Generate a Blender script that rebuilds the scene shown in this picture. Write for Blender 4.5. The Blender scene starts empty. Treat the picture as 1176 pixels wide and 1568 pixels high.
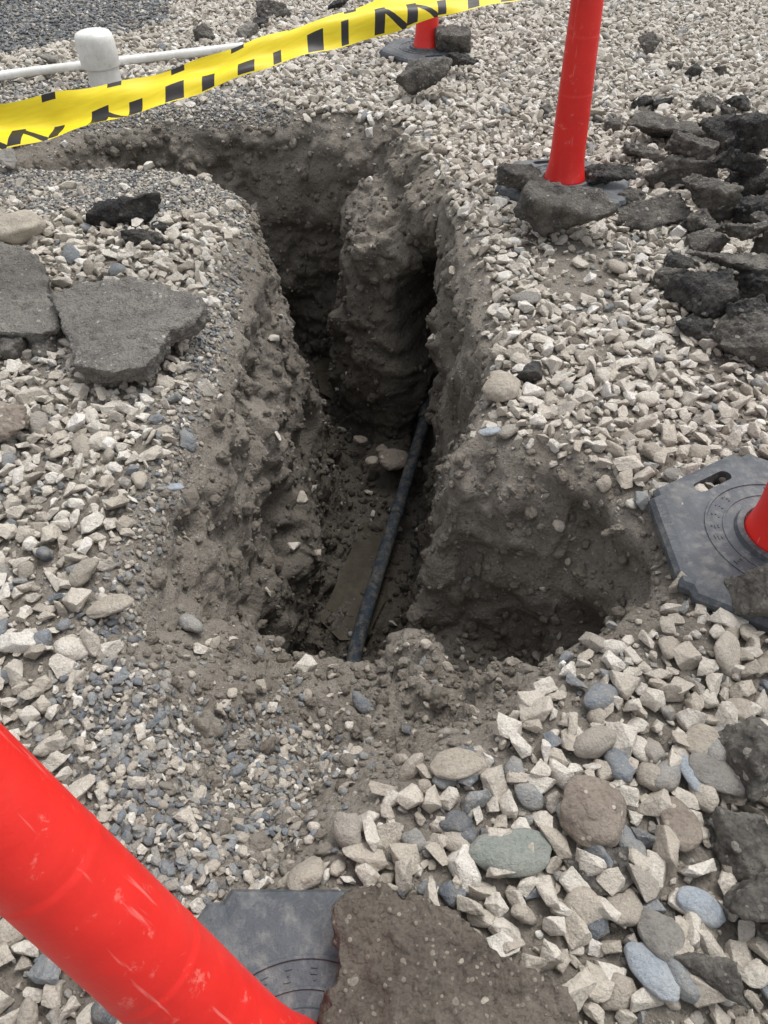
import bpy, bmesh, math, random
import numpy as np
from mathutils import Vector, Matrix, Euler
from mathutils.bvhtree import BVHTree
random.seed(7); rng=np.random.default_rng(11)
scene=bpy.context.scene
H=1.3   # eye height above the yard surface
# ---------------------------------------------------------------- helpers
def G(u,v,z=0.0):
    """survey transform: photo measurement -> point on the horizontal plane z"""
    dx=(u-588)/1132.0; dy=(784-v)/1132.0; k=(H-z)/(1-dy)
    return (dx*1.41421*k,(1+dy)*k,z)
def GD(v,z=0.0):
    dy=(784-v)/1132.0
    return (H-z)*1.41421/(1-dy)
def link(o):
    scene.collection.objects.link(o); return o
def sstep(a,b,x):
    t=np.clip((x-a)/(b-a),0,1); return t*t*(3-2*t)
def _h(ix,iy,iz,s):
    h=(ix.astype(np.int64)*374761393+iy.astype(np.int64)*668265263+iz.astype(np.int64)*2147483647+s*1274126177)&0xffffffff
    h=((h^(h>>13))*1274126177)&0xffffffff
    h=((h^(h>>15))*2246822519)&0xffffffff
    return (h^(h>>16))&0xffffffff
def perlin(p,s=0):
    i=np.floor(p).astype(np.int64); f=p-i; w=f*f*f*(f*(f*6-15)+10); out=np.zeros(len(p))
    for a in (0,1):
        for b in (0,1):
            for c in (0,1):
                h=_h(i[:,0]+a,i[:,1]+b,i[:,2]+c,s)
                gx=((h&1023)/511.5)-1; gy=(((h>>10)&1023)/511.5)-1; gz=(((h>>20)&1023)/511.5)-1
                d=gx*(f[:,0]-a)+gy*(f[:,1]-b)+gz*(f[:,2]-c)
                out+=d*(w[:,0] if a else 1-w[:,0])*(w[:,1] if b else 1-w[:,1])*(w[:,2] if c else 1-w[:,2])
    return out
def fbm(p,s=0,o=4):
    r=0;a=1.0
    for k in range(o):
        r=r+a*perlin(p*(2.03**k)+k*7.3,s+k); a*=0.5
    return r
def worley(p,s=0):
    i=np.floor(p).astype(np.int64); f=p-i; best=np.full(len(p),9.0)
    for a in (-1,0,1):
        for b in (-1,0,1):
            for c in (-1,0,1):
                h=_h(i[:,0]+a,i[:,1]+b,i[:,2]+c,s)
                dx=a+(h&1023)/1023.-f[:,0]; dy=b+((h>>10)&1023)/1023.-f[:,1]; dz=c+((h>>20)&1023)/1023.-f[:,2]
                best=np.minimum(best,dx*dx+dy*dy+dz*dz)
    return np.sqrt(best)
def poly_sd(X,Y,P):
    """signed distance, positive inside"""
    P=np.array(P,float); d=np.full(X.shape,1e9); ins=np.zeros(X.shape,bool); n=len(P)
    for k in range(n):
        ax,ay=P[k][:2]; bx,by=P[(k+1)%n][:2]
        ex,ey=bx-ax,by-ay; t=np.clip(((X-ax)*ex+(Y-ay)*ey)/(ex*ex+ey*ey+1e-12),0,1)
        d=np.minimum(d,(X-ax-t*ex)**2+(Y-ay-t*ey)**2)
        if abs(by-ay)>1e-12:
            c=((ay>Y)!=(by>Y))&(X<(bx-ax)*(Y-ay)/(by-ay)+ax); ins^=c
    d=np.sqrt(d); return np.where(ins,d,-d)
def PX(l,z=0.0): return [G(u,v,z)[:2] for u,v in l]

# ---------------------------------------------------------------- terrain
R1=[(-1.85,3.75),(-1.6,4.0),(-1.35,4.27),(-1.0,4.33),(-.7,4.32),(-.48,4.29),(-.2,4.26),(.04,4.17),(.12,3.85),(.19,3.55),(.245,3.3),(.29,2.95),(.31,2.63),(.315,2.3),(.32,1.94),
    (.26,1.76),(.21,1.66),(.22,1.45),(.23,1.22),(.02,1.11),(-.113,1.05),(-.33,1.15),(-.44,.98),(-.53,.95),(-.55,1.06),(-.565,1.25),(-.54,1.45),(-.53,1.65),(-.52,1.9),(-.53,2.25),(-.53,2.6),(-.55,2.95),(-.6,3.31),(-.8,3.5),(-1.04,3.6),(-1.4,3.58),(-1.7,3.62)]
F1=[(-1.6,3.78),(-1.3,3.98),(-.9,4.06),(-.5,4.05),(-.28,3.9),(-.18,3.45),(-.07,3.22),(.12,3.2),(.27,3.3),(.27,3.0),(.21,2.75),(.12,2.3),(.05,1.95),(.0,1.6),(.0,1.3),(-.1,1.22),(-.26,1.25),(-.33,1.5),(-.28,1.8),(-.2,2.15),(-.16,2.6),(-.2,2.95),(-.3,3.3),(-.5,3.65),(-1.0,3.76)]
R2=[(.12,1.62),(.28,1.6),(.42,1.5),(.575,1.40),(.635,1.22),(.60,1.02),(.45,.93),(.3,.9),(.10,1.0)]
F2=[(.06,1.44),(.3,1.40),(.45,1.34),(.51,1.2),(.44,1.07),(.27,1.10),(.06,1.20)]
R3=[(-.47,.81),(-.43,.70),(-.383,.60),(-.28,.55),(-.166,.497),(-.069,.60),(.064,.678),(.223,.775),(.355,.866),(.45,.95),(.4,1.2),(.2,1.5),(-.3,1.5),(-.52,1.3),(-.53,1.0)]
F3=[(-.30,1.08),(-.1,.99),(.1,1.02),(.27,1.08),(.3,1.3),(-.3,1.4),(-.36,1.2)]
def bowl(X,Y,R,F,D,prof):
    a=poly_sd(X,Y,R); b=-poly_sd(X,Y,F)
    a=np.maximum(a,0); b=np.maximum(b,0); t=a/(a+b+1e-6)
    return -D*prof(t)
def prof_deep(t): return 0.07*np.clip(t/.25,0,1)+0.93*sstep(.10,1.0,t)**.85
def prof_soft(t): return t**.9
def base_h(X,Y):
    sh=X.shape; p=np.stack([X.ravel(),Y.ravel(),np.zeros(X.size)],1)
    g=.018*perlin(p*1.3,3)+.010*perlin(p*4.,5)+.004*perlin(p*13.,6)
    return g.reshape(sh)
def rim_sd(X,Y):
    return np.maximum(np.maximum(poly_sd(X,Y,R1),poly_sd(X,Y,R2)),poly_sd(X,Y,R3))
def height(X,Y):
    p=np.stack([X.ravel(),Y.ravel(),np.zeros(X.size)],1)
    wx=(.060*perlin(p*2.8,21)+.034*perlin(p*8,22)+.014*perlin(p*19,25)).reshape(X.shape); wy=(.065*perlin(p*2.8,23)+.034*perlin(p*8,24)+.014*perlin(p*19,26)).reshape(X.shape)
    Xw,Yw=X+wx,Y+wy
    D=1.3-.65*sstep(-.6,-1.7,Xw)
    z1=bowl(Xw,Yw,R1,F1,1.0,prof_deep)*D
    # buttress of unexcavated soil in the far right corner
    r=np.sqrt(((Xw-.06)/.29)**2+((Yw-3.85)/.55)**2)
    zb=-.10-.20*np.clip(r,0,1)-2.6*np.maximum(r-.93,0)
    z1=np.where(z1<-.1,np.maximum(z1,np.minimum(zb,-.1)),z1)
    z2=bowl(Xw,Yw,R2,F2,.62,prof_deep); z3=bowl(Xw,Yw,R3,F3,.30,prof_soft)
    lip=-.05*sstep(-.10,.02,rim_sd(Xw,Yw))
    return base_h(X,Y)+lip+np.minimum(np.minimum(z1,z2),z3)
BX0,BX1,BY0,BY1=-2.1,1.35,.0,4.7
st=.014
xs=np.arange(BX0,BX1+st,st); ys=np.arange(BY0,BY1+st,st)
XX,YY=np.meshgrid(xs,ys); ZZ=height(XX,YY)
ny,nx=XX.shape
top=np.stack([XX.ravel(),YY.ravel(),ZZ.ravel()],1)
ring=[(0,i) for i in range(nx)]+[(j,nx-1) for j in range(1,ny)]+[(ny-1,i) for i in range(nx-2,-1,-1)]+[(j,0) for j in range(ny-2,0,-1)]
rid=[j*nx+i for j,i in ring]
bot=top[rid].copy(); bot[:,2]=-1.75
verts=np.vstack([top,bot]); nt=len(top)
J,I=np.meshgrid(np.arange(ny-1),np.arange(nx-1),indexing='ij'); a=(J*nx+I).ravel()
faces=np.stack([a,a+1,a+nx+1,a+nx],1).tolist(); n=len(rid)
for k in range(n):
    k2=(k+1)%n; faces.append([rid[k2],rid[k],nt+k,nt+k2])
faces.append([nt+k for k in range(n)][::-1])
me=bpy.data.meshes.new("blk"); me.from_pydata(verts.tolist(),[],faces); me.update()
def remesh(me,vox):
    ob=bpy.data.objects.new("tmp",me); link(ob)
    m=ob.modifiers.new("r",'REMESH'); m.mode='VOXEL'; m.voxel_size=vox
    dg=bpy.context.evaluated_depsgraph_get(); dg.update()
    out=bpy.data.meshes.new_from_object(ob.evaluated_get(dg))
    bpy.data.objects.remove(ob); return out
me2=remesh(me,.0100)
def getv(me):
    a=np.empty(len(me.vertices)*3,np.float32); me.vertices.foreach_get("co",a); return a.reshape(-1,3).astype(float)
def getn(me):
    a=np.empty(len(me.vertices)*3,np.float32); me.vertices.foreach_get("normal",a); return a.reshape(-1,3).astype(float)
P=getv(me2); N=getn(me2)
print("remesh verts",len(P))
depth=base_h(P[:,0],P[:,1])-P[:,2]
m=sstep(.02,.16,depth)
warp=np.stack([fbm(P*6,31,3),fbm(P*6,34,3),fbm(P*6,37,3)],1)*.06
q=P+warp
c1=np.minimum(.55-worley(q*np.array([4.6,4.6,5.6]),41),.32); c2=np.minimum(.5-worley(q*np.array([11,11,13]),42),.24); c3=np.minimum(.5-worley(q*27,43),.25)
act=np.clip(.5+1.6*perlin(P*2.1,52),.08,1.25)
dsp=m*(.085*fbm(P*2.7,51,3)+.140*c1*act+.065*c2*act+.018*c3*(.3+act)+.026*fbm(P*14,58,3)*(.4+.6*act))
dsp+= (1-m)*(.006*fbm(P*14,55,3)+.004*(.5-worley(P*40,56)))
# loose spoil lying on the trench bottom
fl=m*(N[:,2]>.75)*sstep(-1.1,-1.22,P[:,2]); dsp+=fl*(.035*np.clip(fbm(P*6,91,3),-.3,1)+.02)
P2=P+N*dsp[:,None]
def push(c,r,v):
    d=np.sqrt((((P-np.array(c))/np.array(r))**2).sum(1)); w=np.exp(-d**3*1.2)*m
    return w[:,None]*np.array(v)
P2+=push((.22,3.27,-.64),(.12,.24,.27),(.12,.42,-.03))
P2+=push((.27,3.0,-1.0),(.18,.4,.2),(.15,0,0))
P2+=push((.51,1.20,-.42),(.10,.12,.11),(.17,.03,-.03))
P2+=push((-.40,1.95,-.62),(.12,.10,.09),(-.11,0,0))
P2+=push((-.30,2.6,-.75),(.12,.09,.10),(-.11,0,0))
P2+=push((.33,1.52,-.22),(.22,.14,.12),(0,-.07,.0))
P2+=push((-.52,3.95,-.62),(.25,.25,.12),(0,.12,.0))
me2.vertices.foreach_set("co",P2.astype(np.float32).ravel()); me2.update()
bm=bmesh.new(); bm.from_mesh(me2)
e=.05
dl=[v for v,p in zip(bm.verts,P) if p[2]<-1.6 or p[0]<BX0+e or p[0]>BX1-e or p[1]<BY0+e or p[1]>BY1-e]
bmesh.ops.delete(bm,geom=dl,context='VERTS')
# outer sheet to the horizon, with a window where the excavated patch sits
def axis(lo,hi,fine,far):
    core=list(np.arange(lo,hi+1e-6,fine)); 
    s=fine; x=hi
    while x<far: s*=1.5; x+=s; core.append(x)
    s=fine; x=lo; pre=[]
    while x>-far: s*=1.5; x-=s; pre.append(x)
    return np.array(pre[::-1]+core)
ax=axis(-6,6,.1,150); ay=axis(-3,10,.1,150)
w0,w1,w2,w3=BX0+.1,BX1-.1,BY0+.1,BY1-.1
AX,AY=np.meshgrid(ax,ay)
AZ=base_h(AX,AY)-.006; mm=(AX>w0-.15)&(AX<w1+.15)&(AY>w2-.15)&(AY<w3+.15)
AZ=np.where(mm,AZ-.008,AZ)
vv=[bm.verts.new(c) for c in zip(AX.ravel(),AY.ravel(),AZ.ravel())]
an=len(ax)
for j in range(len(ay)-1):
    for i in range(an-1):
        if ax[i]>=w0 and ax[i+1]<=w1 and ay[j]>=w2 and ay[j+1]<=w3: continue
        k=j*an+i
        f=bm.faces.new((vv[k],vv[k+1],vv[k+an+1],vv[k+an]))
bm.normal_update()
bm.to_mesh(me2); 
bvh=BVHTree.FromBMesh(bm); bm.free()
for p in me2.polygons: p.use_smooth=True
ground=link(bpy.data.objects.new("ground",me2)); me2.name="ground"
P=getv(me2)
# ------------ zones
ZA=PX([(-400,215),(0,235),(120,245),(260,255),(385,290),(400,360),(330,345),(255,330),(200,300),(130,330),(60,330),(0,300),(-400,300)])
ZB=PX([(150,1000),(240,1010),(300,1060),(370,1020),(460,1000),(530,1060),(540,1120),(480,1160),(470,1230),(440,1300),(400,1365),(330,1400),(240,1380),(150,1300),(100,1120)])
ZD=PX([(-300,120),(0,128),(200,120),(420,140),(440,178),(200,180),(20,215),(-300,240)])
ZE=PX([(-900,-90),(250,-70),(262,30),(160,60),(0,85),(-900,115)])
ZC=PX([(395,330),(360,480),(335,560),(300,640),(290,760),(235,870),(215,960),(150,1000),(130,960),(170,850),(230,700),(260,600),(300,500),(330,420)])
dirt1=PX([(820,370),(900,365),(960,400),(950,470),(880,490),(830,450)])
dirt2=PX([(430,1300),(475,1160),(560,1080),(600,990),(760,960),(880,950),(930,950),(880,1050),(770,1110),(660,1165),(560,1215),(480,1290)])
def nz(X,Y,f,s): 
    return perlin(np.stack([X.ravel(),Y.ravel(),0*X.ravel()],1)*f,s).reshape(X.shape)
def fine_zone(X,Y):
    wob=.07*nz(X,Y,3,61)+.03*nz(X,Y,10,62)
    r=0
    for Z,wt in ((ZA,1),(ZB,1),(ZD,.9),(ZE,1),(ZC,.8)):
        r=np.maximum(r,wt*sstep(-.06,.06,poly_sd(X,Y,Z)+wob))
    return r
def dirt_zone(X,Y):
    wob=.06*nz(X,Y,4,63)+.02*nz(X,Y,14,64)
    r=np.maximum(sstep(-.05,.08,poly_sd(X,Y,dirt1)+wob)*.8,sstep(-.03,.04,poly_sd(X,Y,dirt2)+wob*.7))
    band=sstep(-.09,-.01,rim_sd(X,Y)+wob*.7)
    return np.maximum(r,band)
at=me2.attributes.new("finez",'FLOAT','POINT'); inside=sstep(.0,.05,np.maximum(poly_sd(P[:,0],P[:,1],R1),poly_sd(P[:,0],P[:,1],R2)))
fz=fine_zone(P[:,0],P[:,1])*(1-inside); at.data.foreach_set("value",fz.astype(np.float32))
at=me2.attributes.new("dirtz",'FLOAT','POINT'); at.data.foreach_set("value",np.maximum(dirt_zone(P[:,0],P[:,1]),inside).astype(np.float32))
at=me2.attributes.new("damp_shade",'FLOAT','POINT'); at.data.foreach_set("value",sstep(-.15,-1.15,P[:,2]+.25*perlin(P*2.2,71)).astype(np.float32))  # real damp plus painted depth shade, stronger towards the trench bottom
at=me2.attributes.new("yardz",'FLOAT','POINT'); at.data.foreach_set("value",sstep(-.15,.15,poly_sd(P[:,0],P[:,1],ZE)).astype(np.float32))

# ---------------------------------------------------------------- materials
class NT:
    def __init__(s,name):
        s.m=bpy.data.materials.new(name); s.m.use_nodes=True; s.t=s.m.node_tree; s.b=s.t.nodes["Principled BSDF"]
    def n(s,ty,**k):
        x=s.t.nodes.new(ty)
        for a,v in k.items():
            if a.startswith('i_'): x.inputs[a[2:].replace('_',' ')].default_value=v
            else: setattr(x,a,v)
        return x
    def l(s,a,b): s.t.links.new(a,b)
    def mix(s,f,a,b,mode='MIX'):
        x=s.n('ShaderNodeMix',data_type='RGBA',blend_type=mode)
        for sock,v in ((x.inputs[0],f),(x.inputs[6],a),(x.inputs[7],b)):
            if isinstance(v,(int,float)): sock.default_value=v
            elif isinstance(v,tuple): sock.default_value=(*v,1)
            else: s.l(v,sock)
        return x.outputs[2]
    def math(s,op,a,b=0.,c=None):
        x=s.n('ShaderNodeMath',operation=op)
        for sock,v in zip(x.inputs,(a,b,c)):
            if v is None: continue
            if isinstance(v,(int,float)): sock.default_value=v
            else: s.l(v,sock)
        return x.outputs[0]
    def ramp(s,f,stops,interp='LINEAR'):
        x=s.n('ShaderNodeValToRGB'); x.color_ramp.interpolation=interp; cr=x.color_ramp
        while len(cr.elements)<len(stops): cr.elements.new(1)
        for el,(p,c) in zip(cr.elements,stops):
            el.position=p; el.color=(*c,1) if isinstance(c,tuple) else (c,c,c,1)
        s.l(f,x.inputs[0]); return x.outputs[0]
    def noise(s,co,sc,det=4,rough=.55):
        x=s.n('ShaderNodeTexNoise'); x.inputs['Scale'].default_value=sc; x.inputs['Detail'].default_value=det; x.inputs['Roughness'].default_value=rough
        s.l(co,x.inputs['Vector']); return x.outputs['Fac']
    def voro(s,co,sc):
        x=s.n('ShaderNodeTexVoronoi'); x.inputs['Scale'].default_value=sc; s.l(co,x.inputs['Vector']); return x
    def bump(s,h,dist,prev=None,strength=1.):
        x=s.n('ShaderNodeBump'); x.inputs['Distance'].default_value=dist; x.inputs['Strength'].default_value=strength
        s.l(h,x.inputs['Height'])
        if prev: s.l(prev,x.inputs['Normal'])
        return x.outputs[0]
STONE=[(0,(.09,.104,.122)),(.10,(.17,.198,.226)),(.20,(.25,.262,.265)),(.32,(.335,.30,.252)),(.45,(.455,.41,.345)),(.65,(.575,.53,.46)),(.85,(.67,.635,.57)),(1,(.80,.775,.73))]
SOIL=[(.3,(.175,.152,.124)),(.5,(.225,.20,.167)),(.7,(.272,.246,.209))]
WET_SHADE=(.062,.054,.043)  # wet soil tone, also standing in for shade deep in the trench
# ground
M=NT("soil_and_gravel"); geo=M.n('ShaderNodeNewGeometry'); co=geo.outputs['Position']
A=lambda nm: M.n('ShaderNodeAttribute',attribute_name=nm).outputs['Fac']
n1=M.noise(co,3.5,5,.6); n2=M.noise(co,22,4,.6); n3=M.noise(co,120,3,.6)
soil=M.ramp(n1,SOIL)
soil=M.mix(M.math('MULTIPLY',M.ramp(n2,[(.35,0.),(.65,1.)]),.45),soil,(.295,.272,.238))
soil=M.mix(M.ramp(n3,[(.3,.5),(.6,0.)]),soil,(.12,.104,.086))
soil=M.mix(A("yardz"),soil,(.10,.098,.092))
def pebbles(sc,thr):
    v=M.voro(co,sc); sp=M.n('ShaderNodeSeparateColor'); M.l(v.outputs['Color'],sp.inputs[0])
    msk=M.math('LESS_THAN',v.outputs['Distance'],.42); return v,sp,msk
v1,s1,k1=pebbles(75,0); v2,s2,k2=pebbles(170,0)
fzn=A("finez"); dzn=A("dirtz"); dmp_shade=A("damp_shade")
thr=M.math('SUBTRACT',.80,M.math('MULTIPLY',fzn,.7))
pk1=M.math('MULTIPLY',k1,M.math('GREATER_THAN',s1.outputs[1],M.math('ADD',thr,M.math('MULTIPLY',dzn,.13))))
pk2=M.math('MULTIPLY',k2,M.math('GREATER_THAN',s2.outputs[1],M.math('SUBTRACT',thr,.04)))
PEB=[(a_,tuple(x*.66 for x in c_)) for a_,c_ in STONE]
pc1=M.ramp(s1.outputs[0],PEB); pc2=M.ramp(s2.outputs[0],PEB)
col=M.mix(M.math('MULTIPLY',pk2,.5),soil,pc2); col=M.mix(M.math('MULTIPLY',pk1,.7),col,pc1)
col=M.mix(M.math('MULTIPLY',dmp_shade,.74),col,WET_SHADE)  # dampness and depth shade mixed into the soil colour
M.l(col,M.b.inputs['Base Color'])
M.l(M.math('SUBTRACT',.93,M.math('MULTIPLY',dmp_shade,.25)),M.b.inputs['Roughness']); M.b.inputs['Specular IOR Level'].default_value=.22
hb=M.bump(n2,.03,None,.7); hb=M.bump(M.noise(co,60,6,.7),.014,hb,.9)
ph=M.math('ADD',M.math('MULTIPLY',pk1,M.math('SUBTRACT',.5,v1.outputs['Distance'])),M.math('MULTIPLY',M.math('MULTIPLY',pk2,.5),M.math('SUBTRACT',.5,v2.outputs['Distance'])))
hb=M.bump(ph,.012,hb,1.); M.l(hb,M.b.inputs['Normal'])
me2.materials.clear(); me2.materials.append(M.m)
# stone (instanced)
def stone_mat(name,dust=.35):
    S=NT(name); at=S.n('ShaderNodeAttribute',attribute_type='INSTANCER',attribute_name='tone').outputs['Fac']
    g=S.n('ShaderNodeNewGeometry').outputs['Position']
    c=S.ramp(at,STONE); nn=S.noise(g,45,4,.6); c=S.mix(S.ramp(nn,[(.38,0.),(.72,dust)]),c,(.38,.335,.275))
    n2=S.noise(g,260,3,.6); c=S.mix(S.ramp(n2,[(.3,.45),(.5,0.)]),c,(.22,.19,.16)); c=S.mix(S.ramp(n2,[(.58,0.),(.75,.3)]),c,(.80,.78,.74))
    S.l(c,S.b.inputs['Base Color']); S.b.inputs['Roughness'].default_value=.85; S.b.inputs['Specular IOR Level'].default_value=.3
    h=S.bump(S.noise(g,110,5,.65),.008,None,1.); S.l(h,S.b.inputs['Normal']); return S.m
M_stone=stone_mat("crushed_stone",.46)
S=NT("soil_clod"); at=S.n('ShaderNodeAttribute',attribute_type='INSTANCER',attribute_name='tone').outputs['Fac']
g=S.n('ShaderNodeNewGeometry').outputs['Position']; sz_=S.n('ShaderNodeSeparateXYZ'); S.l(g,sz_.inputs[0])
mr=S.n('ShaderNodeMapRange'); S.l(sz_.outputs[2],mr.inputs[0]); mr.inputs[1].default_value=-.15; mr.inputs[2].default_value=-1.15; mr.inputs[3].default_value=0; mr.inputs[4].default_value=.74  # clods get the same damp and painted shade by depth
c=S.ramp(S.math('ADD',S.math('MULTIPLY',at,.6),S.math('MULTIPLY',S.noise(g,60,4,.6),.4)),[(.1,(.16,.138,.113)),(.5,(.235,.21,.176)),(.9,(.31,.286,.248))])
c=S.mix(mr.outputs[0],c,WET_SHADE); S.l(c,S.b.inputs['Base Color']); S.b.inputs['Roughness'].default_value=.92; S.b.inputs['Specular IOR Level'].default_value=.2
S.l(S.bump(S.noise(g,120,5,.7),.010,None,1.),S.b.inputs['Normal']); M_clod=S.m
def rock_mat(name,c1,c2,speck=None,sp_s=90,dust=None,dn=.65):
    S=NT(name); tc=S.n('ShaderNodeTexCoord').outputs['Object']
    nn=S.noise(tc,9,5,.6); c=S.ramp(nn,[(.32,c1),(.68,c2)])
    n2=S.noise(tc,130,4,.65); c=S.mix(S.ramp(n2,[(.3,.5),(.5,0.)]),c,tuple(x*.45 for x in c1))
    if speck:
        v=S.voro(tc,sp_s); s=S.n('ShaderNodeSeparateColor'); S.l(v.outputs['Color'],s.inputs[0])
        rad=S.math('MULTIPLY',s.outputs[2],.42)
        k=S.math('MULTIPLY',S.math('LESS_THAN',v.outputs['Distance'],rad),S.math('GREATER_THAN',s.outputs[1],.45))
        c=S.mix(S.math('MULTIPLY',k,.6),c,S.ramp(s.outputs[0],[(0,tuple(x*.5 for x in speck)),(1,tuple(min(1,x*1.5) for x in speck))]))
        v3=S.voro(tc,sp_s*.42); s3=S.n('ShaderNodeSeparateColor'); S.l(v3.outputs['Color'],s3.inputs[0])
        rad3=S.math('MULTIPLY',s3.outputs[2],.36)
        k3=S.math('MULTIPLY',S.math('LESS_THAN',v3.outputs['Distance'],rad3),S.math('GREATER_THAN',s3.outputs[1],.78))
        c=S.mix(S.math('MULTIPLY',k3,.8),c,S.ramp(s3.outputs[0],[(0,tuple(x*.8 for x in speck)),(1,tuple(min(1,x*2) for x in speck))]))
    if dust:
        c=S.mix(S.ramp(S.noise(tc,16,6,.7),[(.42,0.),(.62,dust)]),c,(.25,.232,.20))
    S.l(c,S.b.inputs['Base Color']); S.b.inputs['Roughness'].default_value=.88; S.b.inputs['Specular IOR Level'].default_value=.3
    h=S.bump(S.noise(tc,70,6,.7),.012,None,1.)
    if speck: h=S.bump(S.math('MULTIPLY',S.math('SUBTRACT',.4,v.outputs['Distance']),1.),.006,h,.8)
    S.l(h,S.b.inputs['Normal']); return S.m
M_asph=rock_mat("asphalt_grey",(.072,.067,.061),(.135,.126,.113),(.24,.225,.195),90,.42)
M_asphd=rock_mat("asphalt_dark",(.022,.022,.024),(.060,.058,.056),(.12,.115,.105),90,.22)
M_asphk=rock_mat("asphalt_black",(.014,.014,.015),(.036,.036,.037),(.07,.07,.065),90,.12)
M_asphb=rock_mat("asphalt_brown",(.105,.088,.072),(.18,.156,.128),(.32,.29,.24),100)
M_asphl=rock_mat("asphalt_weathered",(.16,.152,.14),(.235,.222,.202),(.28,.265,.24),130,.3)
M_rt=rock_mat("river_stone_tan",(.38,.335,.275),(.52,.475,.40))
M_rg=rock_mat("river_stone_grey",(.22,.21,.19),(.34,.32,.29))
M_rgr=rock_mat("river_stone_green",(.24,.265,.24),(.36,.385,.34),None,90,.25)
M_rb=rock_mat("river_stone_blue",(.30,.34,.385),(.52,.56,.59),None,90,.25)
M_rbr=rock_mat("river_stone_brown",(.24,.20,.165),(.35,.30,.25),(.5,.45,.38),60)
M_clay=rock_mat("fired_clay",(.28,.17,.085),(.42,.28,.15))
# plastics
S=NT("red_plastic"); g=S.n('ShaderNodeTexCoord').outputs['Object']
n=S.noise(g,6,5,.6); c=S.ramp(n,[(.3,(.72,.018,.014)),(.7,(.84,.030,.022))])
sc=S.noise(g,38,6,.75); c=S.mix(S.ramp(sc,[(.60,0.),(.68,.55)]),c,(.88,.22,.18))
mp=S.n('ShaderNodeMapping'); S.l(g,mp.inputs[0]); mp.inputs['Scale'].default_value=(60,60,5); sc2=S.noise(mp.outputs[0],1,3,.6); c=S.mix(S.ramp(sc2,[(.64,0.),(.69,.4)]),c,(.9,.3,.26))
dg_=S.noise(g,14,6,.7); c=S.mix(S.ramp(dg_,[(.60,0.),(.75,.4)]),c,(.40,.06,.04))
S.l(c,S.b.inputs['Base Color']); S.b.inputs['Roughness'].default_value=.42; S.l(S.bump(S.noise(g,25,4,.6),.003,None,.5),S.b.inputs['Normal']); M_red=S.m
S=NT("black_rubber"); g=S.n('ShaderNodeTexCoord').outputs['Object']
c=S.ramp(S.noise(g,7,6,.65),[(.3,(.036,.041,.049)),(.7,(.085,.096,.110))]); c=S.mix(S.ramp(S.noise(g,45,5,.75),[(.50,0.),(.75,.6)]),c,(.22,.22,.21)); c=S.mix(S.ramp(S.noise(g,11,6,.8),[(.50,0.),(.66,.4)]),c,(.22,.21,.19))
S.l(c,S.b.inputs['Base Color']); S.b.inputs['Roughness'].default_value=.6; S.l(S.bump(S.noise(g,160,4,.6),.003,None,.7),S.b.inputs['Normal']); M_rub=S.m
S=NT("white_pvc"); g=S.n('ShaderNodeTexCoord').outputs['Object']
c=S.ramp(S.noise(g,9,5,.6),[(.3,(.60,.59,.54)),(.6,(.78,.78,.75))]); c=S.mix(S.ramp(S.noise(g,60,5,.7),[(.56,0.),(.75,.55)]),c,(.35,.31,.25)); S.l(c,S.b.inputs['Base Color']); S.b.inputs['Roughness'].default_value=.45; M_pvc=S.m
S=NT("dark_pipe"); g=S.n('ShaderNodeTexCoord').outputs['Object']
c=S.ramp(S.noise(g,12,5,.6),[(.3,(.018,.026,.036)),(.7,(.038,.055,.075))]); c=S.mix(S.ramp(S.noise(g,26,6,.75),[(.46,0.),(.60,.85)]),c,(.13,.115,.095)); S.l(c,S.b.inputs['Base Color']); S.b.inputs['Roughness'].default_value=.8; S.b.inputs['Specular IOR Level'].default_value=.25; M_pipe=S.m
S=NT("muddy_water"); g=S.n('ShaderNodeNewGeometry').outputs['Position']; S.l(S.ramp(S.noise(g,14,5,.65),[(.3,(.040,.034,.024)),(.7,(.080,.069,.052))]),S.b.inputs['Base Color']); S.b.inputs['Roughness'].default_value=.5; S.b.inputs['Specular IOR Level'].default_value=.08; S.l(S.bump(S.noise(g,40,4,.6),.006,None,.6),S.b.inputs['Normal']); M_wat=S.m
# tape: UV x = metres along, y = 0..1 across
S=NT("caution_tape"); uv=S.n('ShaderNodeUVMap').outputs[0]; sx=S.n('ShaderNodeSeparateXYZ'); S.l(uv,sx.inputs[0]); x,y=sx.outputs[0],sx.outputs[1]
PIT=.125
xs_=S.math('ADD',x,S.math('MULTIPLY',y,-.05)); q_=S.math('DIVIDE',xs_,PIT); cell=S.math('FLOOR',q_); ph_=S.math('FRACT',q_)
wn=S.n('ShaderNodeTexWhiteNoise',noise_dimensions='1D'); S.l(cell,wn.inputs['W']); wn2=S.n('ShaderNodeTexWhiteNoise',noise_dimensions='1D'); S.l(S.math('ADD',cell,31.5),wn2.inputs['W'])
wid=S.math('ADD',.22,S.math('MULTIPLY',wn.outputs[0],.30))
bars=S.math('LESS_THAN',ph_,wid); hgt=S.math('ADD',.40,S.math('MULTIPLY',wn2.outputs[0],.16))
low=S.math('MULTIPLY',bars,S.math('MULTIPLY',S.math('LESS_THAN',y,hgt),S.math('GREATER_THAN',y,.03)))
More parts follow.
